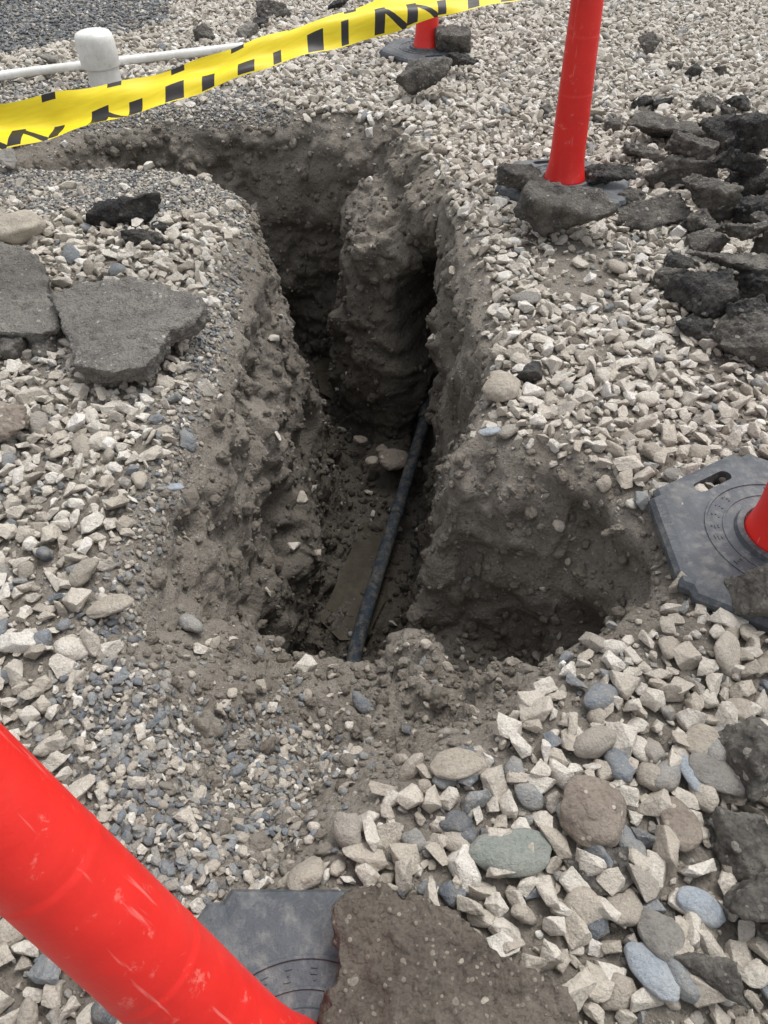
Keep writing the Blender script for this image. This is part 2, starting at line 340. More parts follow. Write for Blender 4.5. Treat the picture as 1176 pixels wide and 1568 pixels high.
# slanting stroke that joins neighbouring letters
dg2=S.math('LESS_THAN',S.math('ABSOLUTE',S.math('SUBTRACT',S.math('SUBTRACT',1.0,ph_),S.math('MULTIPLY',y,1.7))),.12)
dg2=S.math('MULTIPLY',S.math('MULTIPLY',dg2,S.math('GREATER_THAN',wn2.outputs[0],.66)),S.math('LESS_THAN',y,hgt)); low=S.math('MAXIMUM',low,dg2)
ph2=S.math('FRACT',S.math('DIVIDE',S.math('SUBTRACT',x,S.math('MULTIPLY',y,.05)),.21)); up_=S.math('MULTIPLY',S.math('LESS_THAN',ph2,.22),S.math('GREATER_THAN',y,.88))
seg=S.math('GREATER_THAN',x,1.45); up_=S.math('MULTIPLY',up_,seg)
blk=S.math('MAXIMUM',low,up_)
yc=S.ramp(S.noise(uv,12,3,.5),[(.3,(.74,.57,.010)),(.7,(.83,.68,.025))])
S.l(S.mix(blk,yc,(.022,.020,.018)),S.b.inputs['Base Color']); S.b.inputs['Roughness'].default_value=.45; S.b.inputs['Specular IOR Level'].default_value=.35; M_tape=S.m

# ---------------------------------------------------------------- stone variants
def hull_mesh(name,n,dim,mat,seed,bev=.05,sq=.75,rough=0):
    r=random.Random(seed); bm=bmesh.new()
    for k in range(n):
        v=Vector((r.gauss(0,1),r.gauss(0,1),r.gauss(0,1))).normalized()*r.uniform(.82,1.05)
        v=Vector([math.copysign(abs(c)**sq,c) for c in v]); bm.verts.new((v.x*dim[0],v.y*dim[1],v.z*dim[2]))
    res=bmesh.ops.convex_hull(bm,input=bm.verts)
    bmesh.ops.delete(bm,geom=[g for g in res['geom_interior'] if isinstance(g,bmesh.types.BMVert)],context='VERTS')
    bmesh.ops.dissolve_limit(bm,angle_limit=.22,verts=bm.verts,edges=bm.edges)
    if bev: bmesh.ops.bevel(bm,geom=list(bm.edges),offset=bev,segments=2,profile=.6,affect='EDGES',clamp_overlap=True)
    if rough:
        bmesh.ops.triangulate(bm,faces=bm.faces)
        for _ in range(3):
            es=[e for e in bm.edges if e.calc_length()>.11]
            if es:
                bmesh.ops.subdivide_edges(bm,edges=es,cuts=1); bmesh.ops.triangulate(bm,faces=bm.faces)
        bm.normal_update(); q=np.array([v.co[:] for v in bm.verts]); dd=rough*(.8*perlin(q*3.1+seed,seed)+.7*perlin(q*7+seed,seed+1)+.5*perlin(q*14+seed,seed+2))
        for v,d_ in zip(bm.verts,dd): v.co+=v.normal*d_
    me=bpy.data.meshes.new(name); bm.to_mesh(me); bm.free()
    if mat: me.materials.append(mat)
    for p in me.polygons: p.use_smooth=True
    try: me.set_sharp_from_angle(angle=math.radians(28))
    except Exception: pass
    return me
stones=bpy.data.collections.new("stone_shapes"); clods=bpy.data.collections.new("clod_shapes")
NV=20
for k in range(NV):
    r=random.Random(k+50); d=(.5,.5*r.uniform(.55,.9),.5*r.uniform(.42,.78))
    o=bpy.data.objects.new("stone_%02d"%k,hull_mesh("stone_%02d"%k,r.choice([9,10,12,15]),d,M_stone,k+100,.022,.78,.036)); stones.objects.link(o)
for k in range(6):
    bm=bmesh.new(); bmesh.ops.create_icosphere(bm,subdivisions=3,radius=.5)
    q=np.array([v.co[:] for v in bm.verts]); dd=1+.45*perlin(q*2.2+k*9,k)+.1*perlin(q*5,k)
    for v,s_ in zip(bm.verts,dd): v.co=v.co*s_; v.co.y*=.75; v.co.z*=.5
    me=bpy.data.meshes.new("stone_r%02d"%k); bm.to_mesh(me); bm.free(); me.materials.append(M_stone)
    for p in me.polygons: p.use_smooth=True
    o=bpy.data.objects.new("stone_r%02d"%k,me); stones.objects.link(o)
for k in range(6):
    bm=bmesh.new(); bmesh.ops.create_icosphere(bm,subdivisions=4,radius=.5)
    q=np.array([v.co[:] for v in bm.verts]); dd=1+.5*perlin(q*2.0+k*9,k+3)+.35*(.5-worley(q*4+k*5,k))+.15*perlin(q*9,k)
    for v,s_ in zip(bm.verts,dd): v.co=v.co*s_; v.co.y*=.85; v.co.z*=.65
    me=bpy.data.meshes.new("clod_%02d"%k); bm.to_mesh(me); bm.free(); me.materials.append(M_clod)
    for p in me.polygons: p.use_smooth=True
    o=bpy.data.objects.new("clod_%02d"%k,me); clods.objects.link(o)
def scatter(name,pos,rot,scl,tone,var,coll=None):
    me=bpy.data.meshes.new(name); me.vertices.add(len(pos)); me.vertices.foreach_set("co",np.asarray(pos,np.float32).ravel())
    for nm,ty,dat in (("rot",'FLOAT_VECTOR',rot),("scl",'FLOAT_VECTOR',scl)):
        a=me.attributes.new(nm,ty,'POINT'); a.data.foreach_set("vector",np.asarray(dat,np.float32).ravel())
    a=me.attributes.new("tone",'FLOAT','POINT'); a.data.foreach_set("value",np.asarray(tone,np.float32))
    a=me.attributes.new("var",'INT','POINT'); a.data.foreach_set("value",np.asarray(var,np.int32))
    ob=link(bpy.data.objects.new(name,me)); ng=bpy.data.node_groups.new(name+"_gn",'GeometryNodeTree')
    ng.interface.new_socket("Geometry",in_out='INPUT',socket_type='NodeSocketGeometry'); ng.interface.new_socket("Geometry",in_out='OUTPUT',socket_type='NodeSocketGeometry')
    gi=ng.nodes.new('NodeGroupInput'); go=ng.nodes.new('NodeGroupOutput'); ip=ng.nodes.new('GeometryNodeInstanceOnPoints'); ci=ng.nodes.new('GeometryNodeCollectionInfo')
    ci.inputs['Collection'].default_value=coll or stones; ci.inputs['Separate Children'].default_value=True; ci.inputs['Reset Children'].default_value=True
    def na(nm,ty):
        x=ng.nodes.new('GeometryNodeInputNamedAttribute'); x.data_type=ty; x.inputs['Name'].default_value=nm; return x.outputs['Attribute']
    L=ng.links.new; L(gi.outputs[0],ip.inputs['Points']); L(ci.outputs[0],ip.inputs['Instance']); ip.inputs['Pick Instance'].default_value=True
    L(na("var",'INT'),ip.inputs['Instance Index']); L(na("rot",'FLOAT_VECTOR'),ip.inputs['Rotation']); L(na("scl",'FLOAT_VECTOR'),ip.inputs['Scale']); L(ip.outputs[0],go.inputs[0])
    md=ob.modifiers.new("scatter",'NODES'); md.node_group=ng; print(name,len(pos)); return ob
def drop(x,y):
    h=bvh.ray_cast(Vector((x,y,1.0)),Vector((0,0,-1)))
    return h[0],h[1]
def make_points(x,y,size,embed,tone,round_p=.1,maxslope=.5):
    pos=[];rot=[];scl=[];tn=[];var=[]
    for X,Y,s,t in zip(x,y,size,tone):
        p,nn=drop(X,Y)
        if p is None or nn.z<maxslope: continue
        e=nn.to_track_quat('Z','Y').to_euler(); tilt=Euler((rng.normal()*.38,rng.normal()*.38,rng.uniform(0,6.28)))
        ee=(e.to_matrix()@tilt.to_matrix()).to_euler()
        pos.append((p.x,p.y,p.z+s*embed*rng.uniform(.5,1.4))); rot.append(ee[:]); scl.append((s*rng.uniform(.85,1.25),s*rng.uniform(.8,1.1),s*rng.uniform(.8,1.15))); tn.append(t)
        rp=round_p if t>.4 else max(round_p,.5)
        var.append(NV+rng.integers(6) if rng.random()<rp else rng.integers(NV))
    return pos,rot,scl,tn,var
def jitter(x0,x1,y0,y1,s):
    X,Y=np.meshgrid(np.arange(x0,x1,s),np.arange(y0,y1,s*.9)); X[::2]+=s*.5
    X=X+rng.uniform(-.42,.42,X.shape)*s; Y=Y+rng.uniform(-.42,.42,X.shape)*s
    X=X.ravel();Y=Y.ravel(); k=np.abs(X)<.62*Y+1.0; return X[k],Y[k]
# coarse crushed stone
X,Y=jitter(-5.8,5.8,-.4,9.5,.037)
fzv=fine_zone(X,Y); dzv=dirt_zone(X,Y); nn=nz(X,Y,2.5,81)
dens=1.0*(1-.95*dzv)*(1-.88*fzv)*(1-.9*sstep(-.1,.15,poly_sd(X,Y,ZE)))
dens=dens*np.clip(1.0+.45*nn,.5,1.1)
k=rng.random(len(X))<dens; X,Y=X[k],Y[k]
size=np.clip(rng.lognormal(math.log(.046),.28,len(X)),.022,.084)
near=sstep(1.1,.5,Y)*sstep(-.1,.3,X); size*=(1+.18*near)
tone=np.clip(rng.normal(.70,.18,len(X)),.2,1.); dk=rng.random(len(X))<(.05+.12*near); tone[dk]=rng.uniform(.08,.4,dk.sum())
tone-=.10*sstep(2.2,.9,Y)
scatter("gravel",*make_points(X,Y,size,.22,np.clip(tone,0,1),.05))
# fill between them
X,Y=jitter(-3.6,3.6,-.2,5.5,.026); dzv=dirt_zone(X,Y); ri=np.maximum(poly_sd(X,Y,R1),poly_sd(X,Y,R2))
k=rng.random(len(X))<.75*(1-.85*dzv)*(1-sstep(0,.05,ri)); X,Y=X[k],Y[k]
scatter("small_gravel",*make_points(X,Y,rng.uniform(.010,.026,len(X)),.15,np.clip(rng.normal(.48,.25,len(X)),0,1),.25))
# fine blue-grey gravel
X,Y=jitter(-3.6,.6,.3,9.0,.0135); fzv=fine_zone(X,Y); ri=np.maximum(poly_sd(X,Y,R1),poly_sd(X,Y,R2))
k=rng.random(len(X))<1.0*fzv**1.3*(1-sstep(-.01,.03,ri))*np.where(Y>4.6,.30,1); X,Y=X[k],Y[k]
sz=rng.uniform(.010,.024,len(X))*np.where(Y>4.6,1.6,1)*np.where(Y<1.1,1.15,1)
tn_=np.clip(rng.normal(.20,.16,len(X))-.12*(Y>5.6),0,1); lt=rng.random(len(X))<np.where(Y>5.6,.05,.16); tn_[lt]=rng.uniform(.5,.95,lt.sum())
scatter("fine_gravel",*make_points(X,Y,sz,.2,tn_,.25,.35))
# stones and clods sticking out of the excavated faces and lying on ledges
Pn=getn(me2); inb=(P[:,0]>-2)&(P[:,0]<1.1)&(P[:,1]<4.6)&(P[:,1]>.3); cand=np.where((P[:,2]<-.04)&inb)[0]
def embed(num,ms,sg,mx,tm,ts,nv,lo=0):
    ch=rng.choice(cand,num,replace=False); pos=[];rot=[];scl=[];tn=[];var=[]
    for i in ch:
        s=min(mx,rng.lognormal(math.log(ms),sg)); pos.append(P[i]+Pn[i]*s*.08); rot.append(rng.uniform(0,6.28,3)); scl.append((s,s,s)); tn.append(np.clip(rng.normal(tm,ts),.02,.95)); var.append(lo+rng.integers(nv))
    return pos,rot,scl,tn,var
scatter("soil_pebbles",*embed(1700,.011,.5,.045,.28,.06,NV+6))
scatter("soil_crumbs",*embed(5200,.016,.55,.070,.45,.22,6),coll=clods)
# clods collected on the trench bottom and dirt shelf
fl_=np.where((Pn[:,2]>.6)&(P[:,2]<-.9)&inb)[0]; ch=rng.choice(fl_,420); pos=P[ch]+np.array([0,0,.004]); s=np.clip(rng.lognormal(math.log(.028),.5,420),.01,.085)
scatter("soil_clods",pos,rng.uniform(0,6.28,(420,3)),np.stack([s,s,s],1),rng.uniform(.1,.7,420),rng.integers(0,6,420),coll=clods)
X=rng.uniform(-.6,.7,3200); Y=rng.uniform(.45,1.6,3200); k=(dirt_zone(X,Y)>.6)&(poly_sd(X,Y,R1)<.02); X,Y=X[k],Y[k]; s=np.clip(rng.lognormal(math.log(.011),.55,len(X)),.005,.036)
pp_=make_points(X,Y,s,.15,rng.uniform(.3,.95,len(X)),0,.4); scatter("dirt_crumbs",pp_[0],pp_[1],pp_[2],pp_[3],np.array(pp_[4])%6,coll=clods)
# loose crushed stones that rolled on the shelf
X=rng.uniform(-.45,.6,330); Y=rng.uniform(.55,1.45,330)
k=(poly_sd(X,Y,R3)>0.0)|(poly_sd(X,Y,R2)>.0); X,Y=X[k],Y[k]; k=poly_sd(X,Y,R1)<.03; X,Y=X[k],Y[k]
sz=rng.uniform(.012,.042,len(X)); scatter("loose_stones",*make_points(X,Y,sz,.2,np.clip(rng.normal(.42,.18,len(X)),0,1),.2,.5))

# ---------------------------------------------------------------- rocks and asphalt pieces
def rough_obj(name,me,vox,a1,a2,mat,loc,rot=(0,0,0),seed=0,sm=True):
    m3=remesh(me,vox); Pq=getv(m3); Nq=getn(m3)
    o=seed*3.7
    d=a1*fbm(Pq*9+o,seed,3)+a2*(.45-worley(Pq*38+o,seed+5))*1.0+a2*.9*fbm(Pq*60+o,seed+9,2)
    m3.vertices.foreach_set("co",(Pq+Nq*d[:,None]).astype(np.float32).ravel()); m3.materials.clear(); m3.materials.append(mat)
    for p in m3.polygons: p.use_smooth=sm
    m3.name=name; ob=bpy.data.objects.new(name,m3); ob.location=loc; ob.rotation_euler=rot; return link(ob)
cid=[0]
def chunk(u,v,w,h,mat=None,z0=0.0,rz=None,name="asphalt_chunk",tilt=.28,th=.75,n=10,k=1.15):
    cid[0]+=1; s=cid[0]; r=random.Random(s*13)
    D=GD(v,z0)/1132.; wx=w*D*k; dy=h*D*k; t=dy*th; d=dy*1.0
    p=G(u,v,z0+t*.45)
    mat=mat or M_asph; me=hull_mesh("t",n,(wx*.5,d*.5,t*.5),None,s*31+5,0,.6)
    vox=max(.0045,wx/38)
    return rough_obj(name,me,vox,wx*.055,min(.012,wx*.05),mat,(p[0],p[1],z0+t*.40),(r.uniform(-tilt,tilt),r.uniform(-tilt,tilt),r.uniform(-.3,.3) if rz is None else rz),s)
def pebble(u,v,w,h,mat,rz=0.,z0=0.,name="river_stone"):
    cid[0]+=1; s=cid[0]; D=GD(v,z0)/1132.; wx=w*D; dy=h*D; t=min(wx,dy)*.55; q=G(u,v,z0+t*.4)
    bm=bmesh.new(); bmesh.ops.create_icosphere(bm,subdivisions=4,radius=.5); Q=np.array([a.co[:] for a in bm.verts]); k=1+.34*perlin(Q*2+s*3.3,s)+.10*perlin(Q*5+s,s+1)
    for a,b in zip(bm.verts,k): a.co=Vector((a.co.x*wx*b,a.co.y*dy*1.1*b,a.co.z*t*b))
    me=bpy.data.meshes.new(name); bm.to_mesh(me); bm.free(); me.materials.append(mat)
    for f in me.polygons: f.use_smooth=True
    ob=link(bpy.data.objects.new(name,me)); ob.location=(q[0],q[1],z0+t*.42+.010); ob.rotation_euler=(random.uniform(-.15,.15),random.uniform(-.15,.15),rz); return ob
def slab(pts,z,th,mat,name="asphalt_slab",seed=1,tilt=(0,0),vox=.008):
    pw=[G(u,v,z)[:2] for u,v in pts]; cx=sum(p[0] for p in pw)/len(pw); cy=sum(p[1] for p in pw)/len(pw)
    bm=bmesh.new(); r=random.Random(seed)
    vs=[bm.verts.new((x-cx,y-cy,th/2)) for x,y in pw]; vb=[bm.verts.new(((x-cx)*r.uniform(.86,1.0),(y-cy)*r.uniform(.86,1.0),-th/2)) for x,y in pw]
    n=len(vs); bm.faces.new(vs); bm.faces.new(vb[::-1])
    for k in range(n): bm.faces.new((vs[(k+1)%n],vs[k],vb[k],vb[(k+1)%n]))
    bmesh.ops.recalc_face_normals(bm,faces=bm.faces)
    me=bpy.data.meshes.new("t"); bm.to_mesh(me); bm.free()
    return rough_obj(name,me,vox,.020,.012,mat,(cx,cy,z-th/2),(tilt[0],tilt[1],0),seed)
slab([(512,1392),(535,1362),(580,1352),(640,1366),(700,1398),(745,1436),(800,1474),(850,1494),(880,1534),(905,1600),(880,1720),(520,1740),(488,1640),(492,1560),(515,1480)],.115,.07,M_asphb,seed=3,vox=.0055)
slab([(75,447),(130,434),(200,428),(262,442),(322,468),(300,490),(262,503),(250,522),(225,555),(160,562),(112,550),(95,500)],.12,.065,M_asphl,seed=4,vox=.007,tilt=(.06,-.04))
slab([(-80,400),(0,376),(40,385),(78,415),(72,440),(88,470),(85,490),(60,502),(0,502),(-60,490)],.09,.07,M_asphl,seed=5,tilt=(.05,.05))
for a in [(1040,193,160,58,M_asph),(1130,213,120,75,M_asphd),(1045,262,105,56,M_asph),(1130,275,100,55,M_asphd),(1005,322,110,56,M_asph),(1100,308,70,55,M_asph),(1158,318,70,55,M_asphd),
          (1095,348,80,50,M_asph),(1070,450,110,85,M_asphd),(1155,440,90,65,M_asphd),(1070,503,75,42,M_asphd),(1155,510,95,95,M_asph),(1215,470,90,90,M_asphd),(1215,380,100,85,M_asph),(1220,290,100,75,M_asphd),(985,235,60,30,M_asph),(1090,180,60,40,M_asphd),(1165,250,60,50,M_asphd),(1080,370,60,50,M_asph),
          (1180,345,60,45,M_asph),(1040,400,50,34,M_asphd),(1110,500,50,34,M_rt),(965,300,46,30,M_asph),(1060,345,46,34,M_asphd),
          (835,168,30,22),(905,174,40,24,M_rt),(940,192,30,24,M_asph),(995,68,28,34),(1035,100,30,22),(1058,108,30,24,M_asphd),(1100,108,22,20),(985,158,36,24,M_asphd),(1015,158,30,22,M_asphd),(1130,160,34,30,M_asphd),(1085,160,50,26,M_asph),
          (315,50,38,26),(385,48,36,26,M_rg),(420,14,50,26,M_asph),(398,32,28,18,M_asphd),(520,5,40,22,M_asphd),(75,90,34,20,M_rg),
          (190,322,112,52,M_asphk),(215,362,64,34,M_asphd),(12,525,45,50,M_asph),(55,525,55,46,M_asph),(5,245,34,44,M_rg),(-10,655,90,85,M_rbr),
          (808,572,45,42,M_asphd),(640,222,40,22,M_rt),(240,350,34,24,M_asphk)]:
    chunk(*a[:4],mat=a[4] if len(a)>4 else None)
chunk(1125,388,145,85,M_asph,z0=.08,th=.5,tilt=.15); chunk(1120,235,110,55,M_asphd,z0=.12); chunk(1060,225,70,46,M_asph,z0=.1); chunk(1135,350,70,55,M_asph,z0=.08); chunk(1150,200,80,60,M_asphd,z0=.08)
chunk(1090,290,90,55,M_asph,z0=.08); chunk(1150,480,80,55,M_asphd,z0=.07); chunk(1030,425,50,40,M_asph)
chunk(868,318,140,80,M_asph,z0=.04,n=14); chunk(797,270,66,50,M_asph,z0=.04); chunk(925,262,84,46,M_asphd,z0=.04); chunk(860,262,60,40,M_asphd,z0=.03)
chunk(648,113,92,72,M_asph,z0=.05,th=.6,n=12,k=1.0); chunk(690,58,62,44,M_asph,z0=.04); chunk(705,92,46,30,M_asphd,z0=.04)
chunk(1152,905,100,88,M_asph,z0=.04,th=.7,k=1.); chunk(1165,1155,100,110,M_asph); chunk(1145,1290,120,100,M_asph,th=.5); chunk(1175,1380,120,120,M_asph); chunk(925,1335,110,70,M_asph,th=.4); chunk(1090,1515,105,95,M_asph); chunk(1180,1010,60,50,M_rt)
for a in [(30,352,78,72,M_rt,-.3),(905,1248,100,92,M_rbr,.2),(778,1308,120,66,M_rgr,.1),(1103,1192,110,52,M_rg,-.4),(1036,1265,56,78,M_rbr,.1),(702,1176,80,50,M_rt,0.),(1010,1435,66,70,M_rg,.3),(995,1490,50,84,M_rb,.5),(1072,1392,74,46,M_rb,-.5),
          (1077,1140,64,46,M_rt,0),(768,597,56,52,M_rt,0),(805,461,46,26,M_rg,0),(170,932,72,34,M_rt,.3),(1035,730,46,24,M_rg,.2),(1060,1190,34,60,M_rb,.3),(270,750,24,14,M_rb,0.),(750,665,34,16,M_rb,0.),(1130,1090,46,40,M_rt,0)]:
    pebble(*a)
# boulders on the trench bottom
for u,v,w,h,mt in ((602,706,46,40,M_rbr),(570,708,20,18,M_rt),(585,690,18,16,M_rbr),(552,676,22,14,M_rbr),(520,560,30,16,M_rbr)):
    pebble(u,v,w,h,mt,0.,-1.25)

# ---------------------------------------------------------------- lathe
def lathe(name,prof,mat,seg=56,cap=True):
    bm=bmesh.new(); rings=[]
    for r,z in prof: rings.append([bm.verts.new((r*math.cos(2*math.pi*k/seg),r*math.sin(2*math.pi*k/seg),z)) for k in range(seg)])
    for a,b in zip(rings,rings[1:]):
        for k in range(seg): bm.faces.new((a[k],a[(k+1)%seg],b[(k+1)%seg],b[k]))
    if cap: bm.faces.new(rings[-1]); bm.faces.new(rings[0][::-1])
    me=bpy.data.meshes.new(name); bm.to_mesh(me); bm.free(); me.materials.append(mat)
    for f in me.polygons: f.use_smooth=True
    try: me.set_sharp_from_angle(angle=math.radians(50))
    except Exception: pass
    return bpy.data.objects.new(name,me)
def hexbase():
    bm=bmesh.new(); vs=[]
    for R,z in ((.312,0),(.318,.004),(.318,.022),(.308,.034),(.285,.040)):
        vs.append([bm.verts.new((R*math.cos(math.pi/3*k),R*math.sin(math.pi/3*k),z)) for k in range(6)])
    for a,b in zip(vs,vs[1:]):
        for k in range(6): bm.faces.new((a[k],a[(k+1)%6],b[(k+1)%6],b[k]))
    bm.faces.new(vs[-1]); bm.faces.new(vs[0][::-1]); 
    es=[e for e in bm.edges if abs(e.verts[0].co.z-e.verts[1].co.z)>1e-4]
    bmesh.ops.bevel(bm,geom=es,offset=.022,segments=4,affect='EDGES')
    bmesh.ops.recalc_face_normals(bm,faces=bm.faces)
    me=bpy.data.meshes.new("b"); bm.to_mesh(me); bm.free(); ob=link(bpy.data.objects.new("b",me))
    cut=[]
    for s in (0,1):
        bm=bmesh.new(); c=[]; L,W=.042,.017
        for k in range(24):
            t=2*math.pi*k/24; x=W*math.cos(t)+(L if math.cos(t)>0 else -L); y=W*math.sin(t)
            c.append((x,y+.215))
        rr=Matrix.Rotation(math.pi*s,2)
        c=[rr@Vector(q) for q in c]
        a=[bm.verts.new((q[0],q[1],-.05)) for q in c]; b=[bm.verts.new((q[0],q[1],.1)) for q in c]
        bm.faces.new(a[::-1]); bm.faces.new(b)
        for k in range(24): bm.faces.new((a[k],a[(k+1)%24],b[(k+1)%24],b[k]))
        bmesh.ops.recalc_face_normals(bm,faces=bm.faces)
        m_=bpy.data.meshes.new("c"); bm.to_mesh(m_); bm.free(); co_=link(bpy.data.objects.new("c",m_)); cut.append(co_)
        md=ob.modifiers.new("x",'BOOLEAN'); md.operation='DIFFERENCE'; md.object=co_; md.solver='EXACT'
    dg=bpy.context.evaluated_depsgraph_get(); dg.update(); out=bpy.data.meshes.new_from_object(ob.evaluated_get(dg))
    for o in cut+[ob]: bpy.data.objects.remove(o)
    bm=bmesh.new(); bm.from_mesh(out)
    def ringm(R,w,z0,z1,seg=64):
        pr=[(R-w,z0),(R-w*.6,z1),(R+w*.6,z1),(R+w,z0)]; rs=[[bm.verts.new((r*math.cos(2*math.pi*k/seg),r*math.sin(2*math.pi*k/seg),z)) for k in range(seg)] for r,z in pr]
        for a,b in zip(rs,rs[1:]):
            for k in range(seg): bm.faces.new((a[k],a[(k+1)%seg],b[(k+1)%seg],b[k]))
    ringm(.175,.004,.0395,.0432); ringm(.135,.003,.0395,.0425); ringm(.10,.012,.0395,.052)
    r=random.Random(3)
    for k in range(26):
        if k%13 in (5,6,12): continue
        a=k*2*math.pi/26
        for s in range(3):
            R0=.146+.008*s; wd=r.choice([.003,.006,.010]); mt=Matrix.Rotation(a,4,'Z')@Matrix.Translation((R0,r.uniform(-.004,.004),.0405))@Matrix.Diagonal((.0032,wd,.0035,1))
            bmesh.ops.create_cube(bm,size=1,matrix=mt)
    bm.to_mesh(out); bm.free(); out.materials.clear(); out.materials.append(M_rub); out.name="rubber_base"
    for f in out.polygons: f.use_smooth=False
    return out
HB=hexbase()
def delineator(bx,by,rz,topx,topy,topz,pbx=None,pby=None,tilt=(0,0),zb=.006,rs=1.):
    emp=link(bpy.data.objects.new("traffic_delineator",None)); emp.location=(bx,by,zb); emp.empty_display_size=.1
    b=link(bpy.data.objects.new("rubber_base",HB)); b.parent=emp; b.rotation_euler=(tilt[0],tilt[1],math.radians(rz))
    pr=[(.088,.0),(.090,.006),(.086,.016),(.079,.045),(.0735,.09),(.0715,.14)]
    R_=lambda z:.0715-(z-.14)*.0215
    for zz in (.34,.54,.80):
        pr+=[(R_(zz-.03),zz-.03),(R_(zz-.010),zz-.010),(R_(zz-.004)+.0008,zz-.004),(R_(zz)-.0008,zz),(R_(zz+.006),zz+.006),(R_(zz+.03),zz+.03)]
    pr+=[(.0515,1.045),(.0505,1.06),(.044,1.075),(.030,1.082),(.024,1.09),(.024,1.13),(.036,1.135),(.040,1.15),(.034,1.165),(.012,1.172)]
    p=lathe("post",[(a*rs,b_) for a,b_ in pr],M_red); link(p); p.parent=emp
    ox,oy=((pbx or bx)-bx,(pby or by)-by); p.location=(ox,oy,.040)
    d=Vector((topx-bx-ox,topy-by-oy,topz-.04)).normalized(); p.rotation_mode='QUATERNION'; p.rotation_quaternion=d.to_track_quat('Z','Y')
    return emp
delineator(.93,1.177,30,.90,1.19,.43)
delineator(.785,3.30,13,.765,3.33,.70)
delineator(.275,5.50,10,.265,5.52,1.0)
delineator(-.110,.137,60,-.362,.290,.592,-.145,.165,rs=.90)
delineator(-2.45,1.95,20,-2.45,1.95,1.0)

# ---------------------------------------------------------------- pipes
def curve(name,pts,r,mat):
    c=bpy.data.curves.new(name,'CURVE'); c.dimensions='3D'; s=c.splines.new('NURBS'); s.points.add(len(pts)-1); s.order_u=3; s.use_endpoint_u=True
    for a,b in zip(s.points,pts): a.co=(*b,1)
    c.bevel_depth=r; c.bevel_resolution=8; c.resolution_u=10; c.use_fill_caps=True; c.materials.append(mat)
    dg=bpy.context.evaluated_depsgraph_get(); ob=bpy.data.objects.new(name,c); link(ob); dg.update(); me=bpy.data.meshes.new_from_object(ob.evaluated_get(bpy.context.evaluated_depsgraph_get())); bpy.data.objects.remove(ob)
    for f in me.polygons: f.use_smooth=True
    return link(bpy.data.objects.new(name,me))
wp=link(bpy.data.objects.new("water_pipe",None))
pp=[G(535,1040,-1.26),G(548,975,-1.245),G(577,885,-1.235),G(606,790,-1.22),G(632,705,-1.18),G(652,640,-1.13),G(664,590,-1.05),G(682,545,-1.0)]
c=curve("pipe_run",pp,.031,M_pipe); c.parent=wp
def sleeve(a,b,r):
    a=Vector(a);b=Vector(b); o=lathe("coupling",[(r*.9,0),(r,.004),(r,(b-a).length-.004),(r*.9,(b-a).length)],M_pipe); link(o); o.location=a; o.rotation_mode='QUATERNION'; o.rotation_quaternion=(b-a).to_track_quat('Z','Y'); o.parent=wp
pa=Vector(G(606,790,-1.22)); pb=Vector(G(620,745,-1.20)); sleeve(pa,pa+(pb-pa).normalized()*.05,.036)
pa=Vector(G(651,643,-1.13)); pb=Vector(G(660,605,-1.08)); sleeve(pa,pa+(pb-pa).normalized()*.10,.042)
# white sewer clean-out and pvc line
co_=link(bpy.data.objects.new("pvc_cleanout",None)); x,y,_=G(166,142,0); co_.location=(x,y,0)
o=lathe("riser",[(.088,-.05),(.088,.16)],M_pvc); link(o); o.parent=co_
o=lathe("cap",[(.096,.13),(.103,.134),(.105,.14),(.105,.255),(.101,.282),(.090,.298),(.07,.306),(.035,.308)],M_pvc); link(o); o.parent=co_; o.rotation_euler=(0,-.03,0)
pl=link(bpy.data.objects.new("pvc_pipe",None))
def W(u,v,z=.04): return G(u,v,z)
c=curve("pipe_run",[W(-160,140),W(0,116),W(150,98),W(280,83),W(372,72)],.026,M_pvc); c.parent=pl
# puddles at the trench bottom
bm=bmesh.new()
for pts in ([(490,950),(530,860),(555,800),(590,800),(600,850),(590,920),(560,980),(520,980)],[(480,540),(545,545),(560,600),(530,625),(490,600)]):
    bm.faces.new([bm.verts.new(G(u,v,-1.318)) for u,v in pts])
me=bpy.data.meshes.new("puddle"); bm.to_mesh(me); bm.free(); me.materials.append(M_wat); link(bpy.data.objects.new("puddle",me))
# broken clay shard in the side pit
bm=bmesh.new(); R=.045; A=[];B=[]
for rr,lst in ((R,A),(R-.010,B)):
    for k in range(9):
        t=math.radians(-10+110*k/8); lst.append([bm.verts.new((rr*math.cos(t),s+.010*math.sin(k*1.7)*(1 if s>0 else -1),rr*math.sin(t))) for s in (-.045,.045)])
for L_ in (A,B):
    for a,b in zip(L_,L_[1:]): bm.faces.new((a[0],a[1],b[1],b[0]))
for s in (0,1):
    for k in range(8): bm.faces.new((A[k][s],A[k+1][s],B[k+1][s],B[k][s]))
for k in (0,8): bm.faces.new((A[k][0],A[k][1],B[k][1],B[k][0]))
bmesh.ops.recalc_face_normals(bm,faces=bm.faces); me=bpy.data.meshes.new("clay_pipe_shard"); bm.to_mesh(me); bm.free(); me.materials.append(M_clay)
o=link(bpy.data.objects.new("clay_pipe_shard",me)); p,_n=drop(.335,1.02); o.location=(p.x,p.y,p.z+.0); o.rotation_euler=(.5,.2,.7)

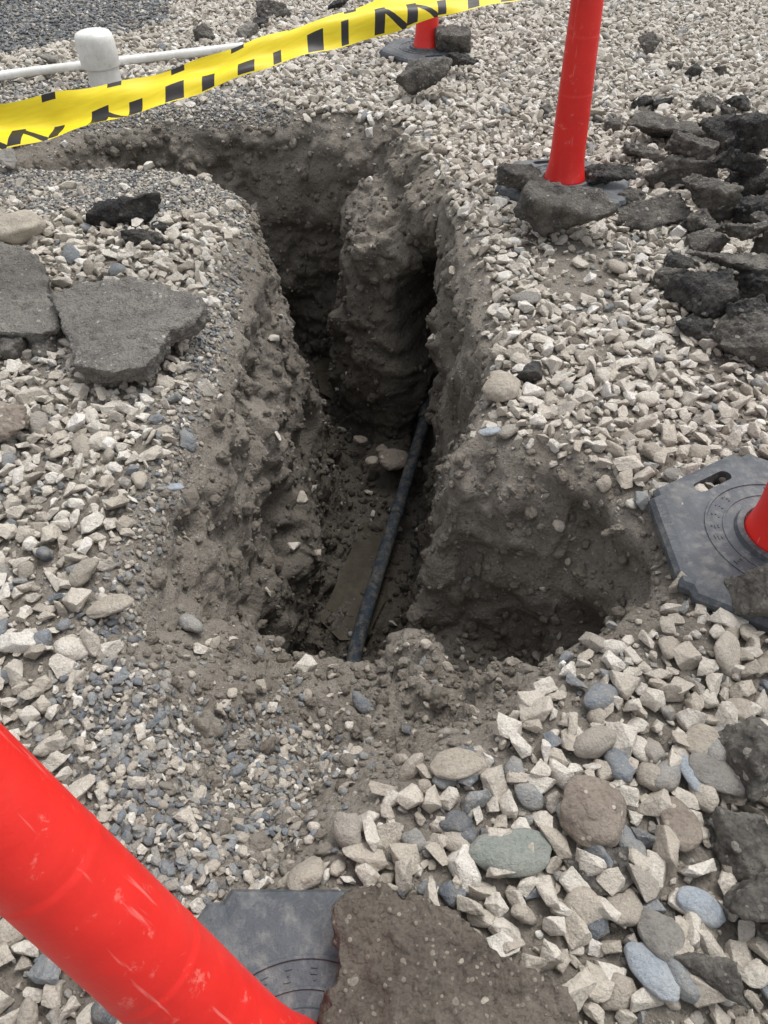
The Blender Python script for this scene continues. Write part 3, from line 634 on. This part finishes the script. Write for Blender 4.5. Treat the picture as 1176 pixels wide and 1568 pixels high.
# ---------------------------------------------------------------- caution tape
def T(u,v,d):
    dx=(u-588)/1132.; dy=(784-v)/1132.; return Vector((d*dx,.70711*d*(1+dy),H-.70711*d*(1-dy)))
path=[Vector((-2.42,1.93,.70)),Vector((-1.9,2.2,.52)),T(0,195,2.30),T(110,171,2.33),T(210,143,2.36),T(310,114,2.40),T(400,86,2.44),T(490,54,2.48),T(600,20,2.54),T(700,-8,2.60),Vector((.72,3.24,.84))]
def catm(P,t):
    n=len(P)-1; k=min(int(t*n),n-1); f=t*n-k; p0=P[max(k-1,0)];p1=P[k];p2=P[k+1];p3=P[min(k+2,n)]
    return .5*((2*p1)+(p2-p0)*f+(2*p0-5*p1+4*p2-p3)*f*f+(3*p1-p0-3*p2+p3)*f**3)
NS=260; cs=[catm(path,k/NS) for k in range(NS+1)]; bm=bmesh.new(); uvl=bm.loops.layers.uv.new("UVMap"); rows=[]; s_=0; NW=10
for k in range(NS+1):
    tg=(cs[min(k+1,NS)]-cs[max(k-1,0)]).normalized(); 
    if k: s_+=(cs[k]-cs[k-1]).length
    tw=.15*math.sin(s_*2.1+.5)
    nrm=Vector((0,-.66,.75)); nrm=(nrm-tg*nrm.dot(tg)).normalized(); nrm=Matrix.Rotation(tw,3,tg)@nrm; wv=nrm.cross(tg).normalized()
    if wv.z<0: wv=-wv
    W_=.132*(1-.12*math.sin(s_*3.+1)-.05*math.sin(s_*7)); row=[]
    for j in range(NW+1):
        a=j/NW; fold=.024*math.sin(a*math.pi)*math.sin(s_*3)+.010*math.sin(a*7+s_*9)+.004*math.sin(a*4-s_*26)
        row.append((bm.verts.new(cs[k]+wv*(a-.5)*W_+nrm*fold),s_,a))
    rows.append(row)
for a,b in zip(rows,rows[1:]):
    for j in range(NW):
        q=(a[j],b[j],b[j+1],a[j+1]); f=bm.faces.new([z[0] for z in q]); f.smooth=True
        for lp,z in zip(f.loops,q): lp[uvl].uv=(z[1],z[2])
me=bpy.data.meshes.new("caution_tape"); bm.to_mesh(me); bm.free(); me.materials.append(M_tape); link(bpy.data.objects.new("caution_tape",me))

# ---------------------------------------------------------------- light, world, camera
sun=bpy.data.lights.new("sun",'SUN'); sun.energy=1.5; sun.angle=math.radians(28); sun.color=(1,.98,.95); so=link(bpy.data.objects.new("sun",sun))
az,el=math.radians(40),math.radians(66)
dv=Vector((math.sin(az)*math.cos(el),math.cos(az)*math.cos(el),math.sin(el))); so.rotation_euler=dv.to_track_quat('Z','Y').to_euler(); so.location=dv*20
w=bpy.data.worlds.new("World"); scene.world=w; w.use_nodes=True; t=w.node_tree; bg=t.nodes['Background']; sk=t.nodes.new('ShaderNodeTexSky'); sk.sky_type='NISHITA'; sk.sun_disc=False; sk.sun_elevation=el; sk.sun_rotation=az; sk.dust_density=4; sk.air_density=1.5
hs=t.nodes.new('ShaderNodeHueSaturation'); hs.inputs['Saturation'].default_value=.22; hs.inputs['Value'].default_value=1.35; t.links.new(sk.outputs[0],hs.inputs['Color']); t.links.new(hs.outputs[0],bg.inputs['Color']); bg.inputs['Strength'].default_value=.15
cam=bpy.data.cameras.new("camera"); cam.sensor_fit='VERTICAL'; cam.sensor_height=36; cam.lens=26; cam.clip_end=500; cam.clip_start=.02
cam_o=link(bpy.data.objects.new("camera",cam)); cam_o.location=(0,0,H); cam_o.rotation_euler=(math.radians(45),0,0); scene.camera=cam_o
scene.view_settings.view_transform='Standard'; scene.view_settings.look='None'; scene.view_settings.exposure=0
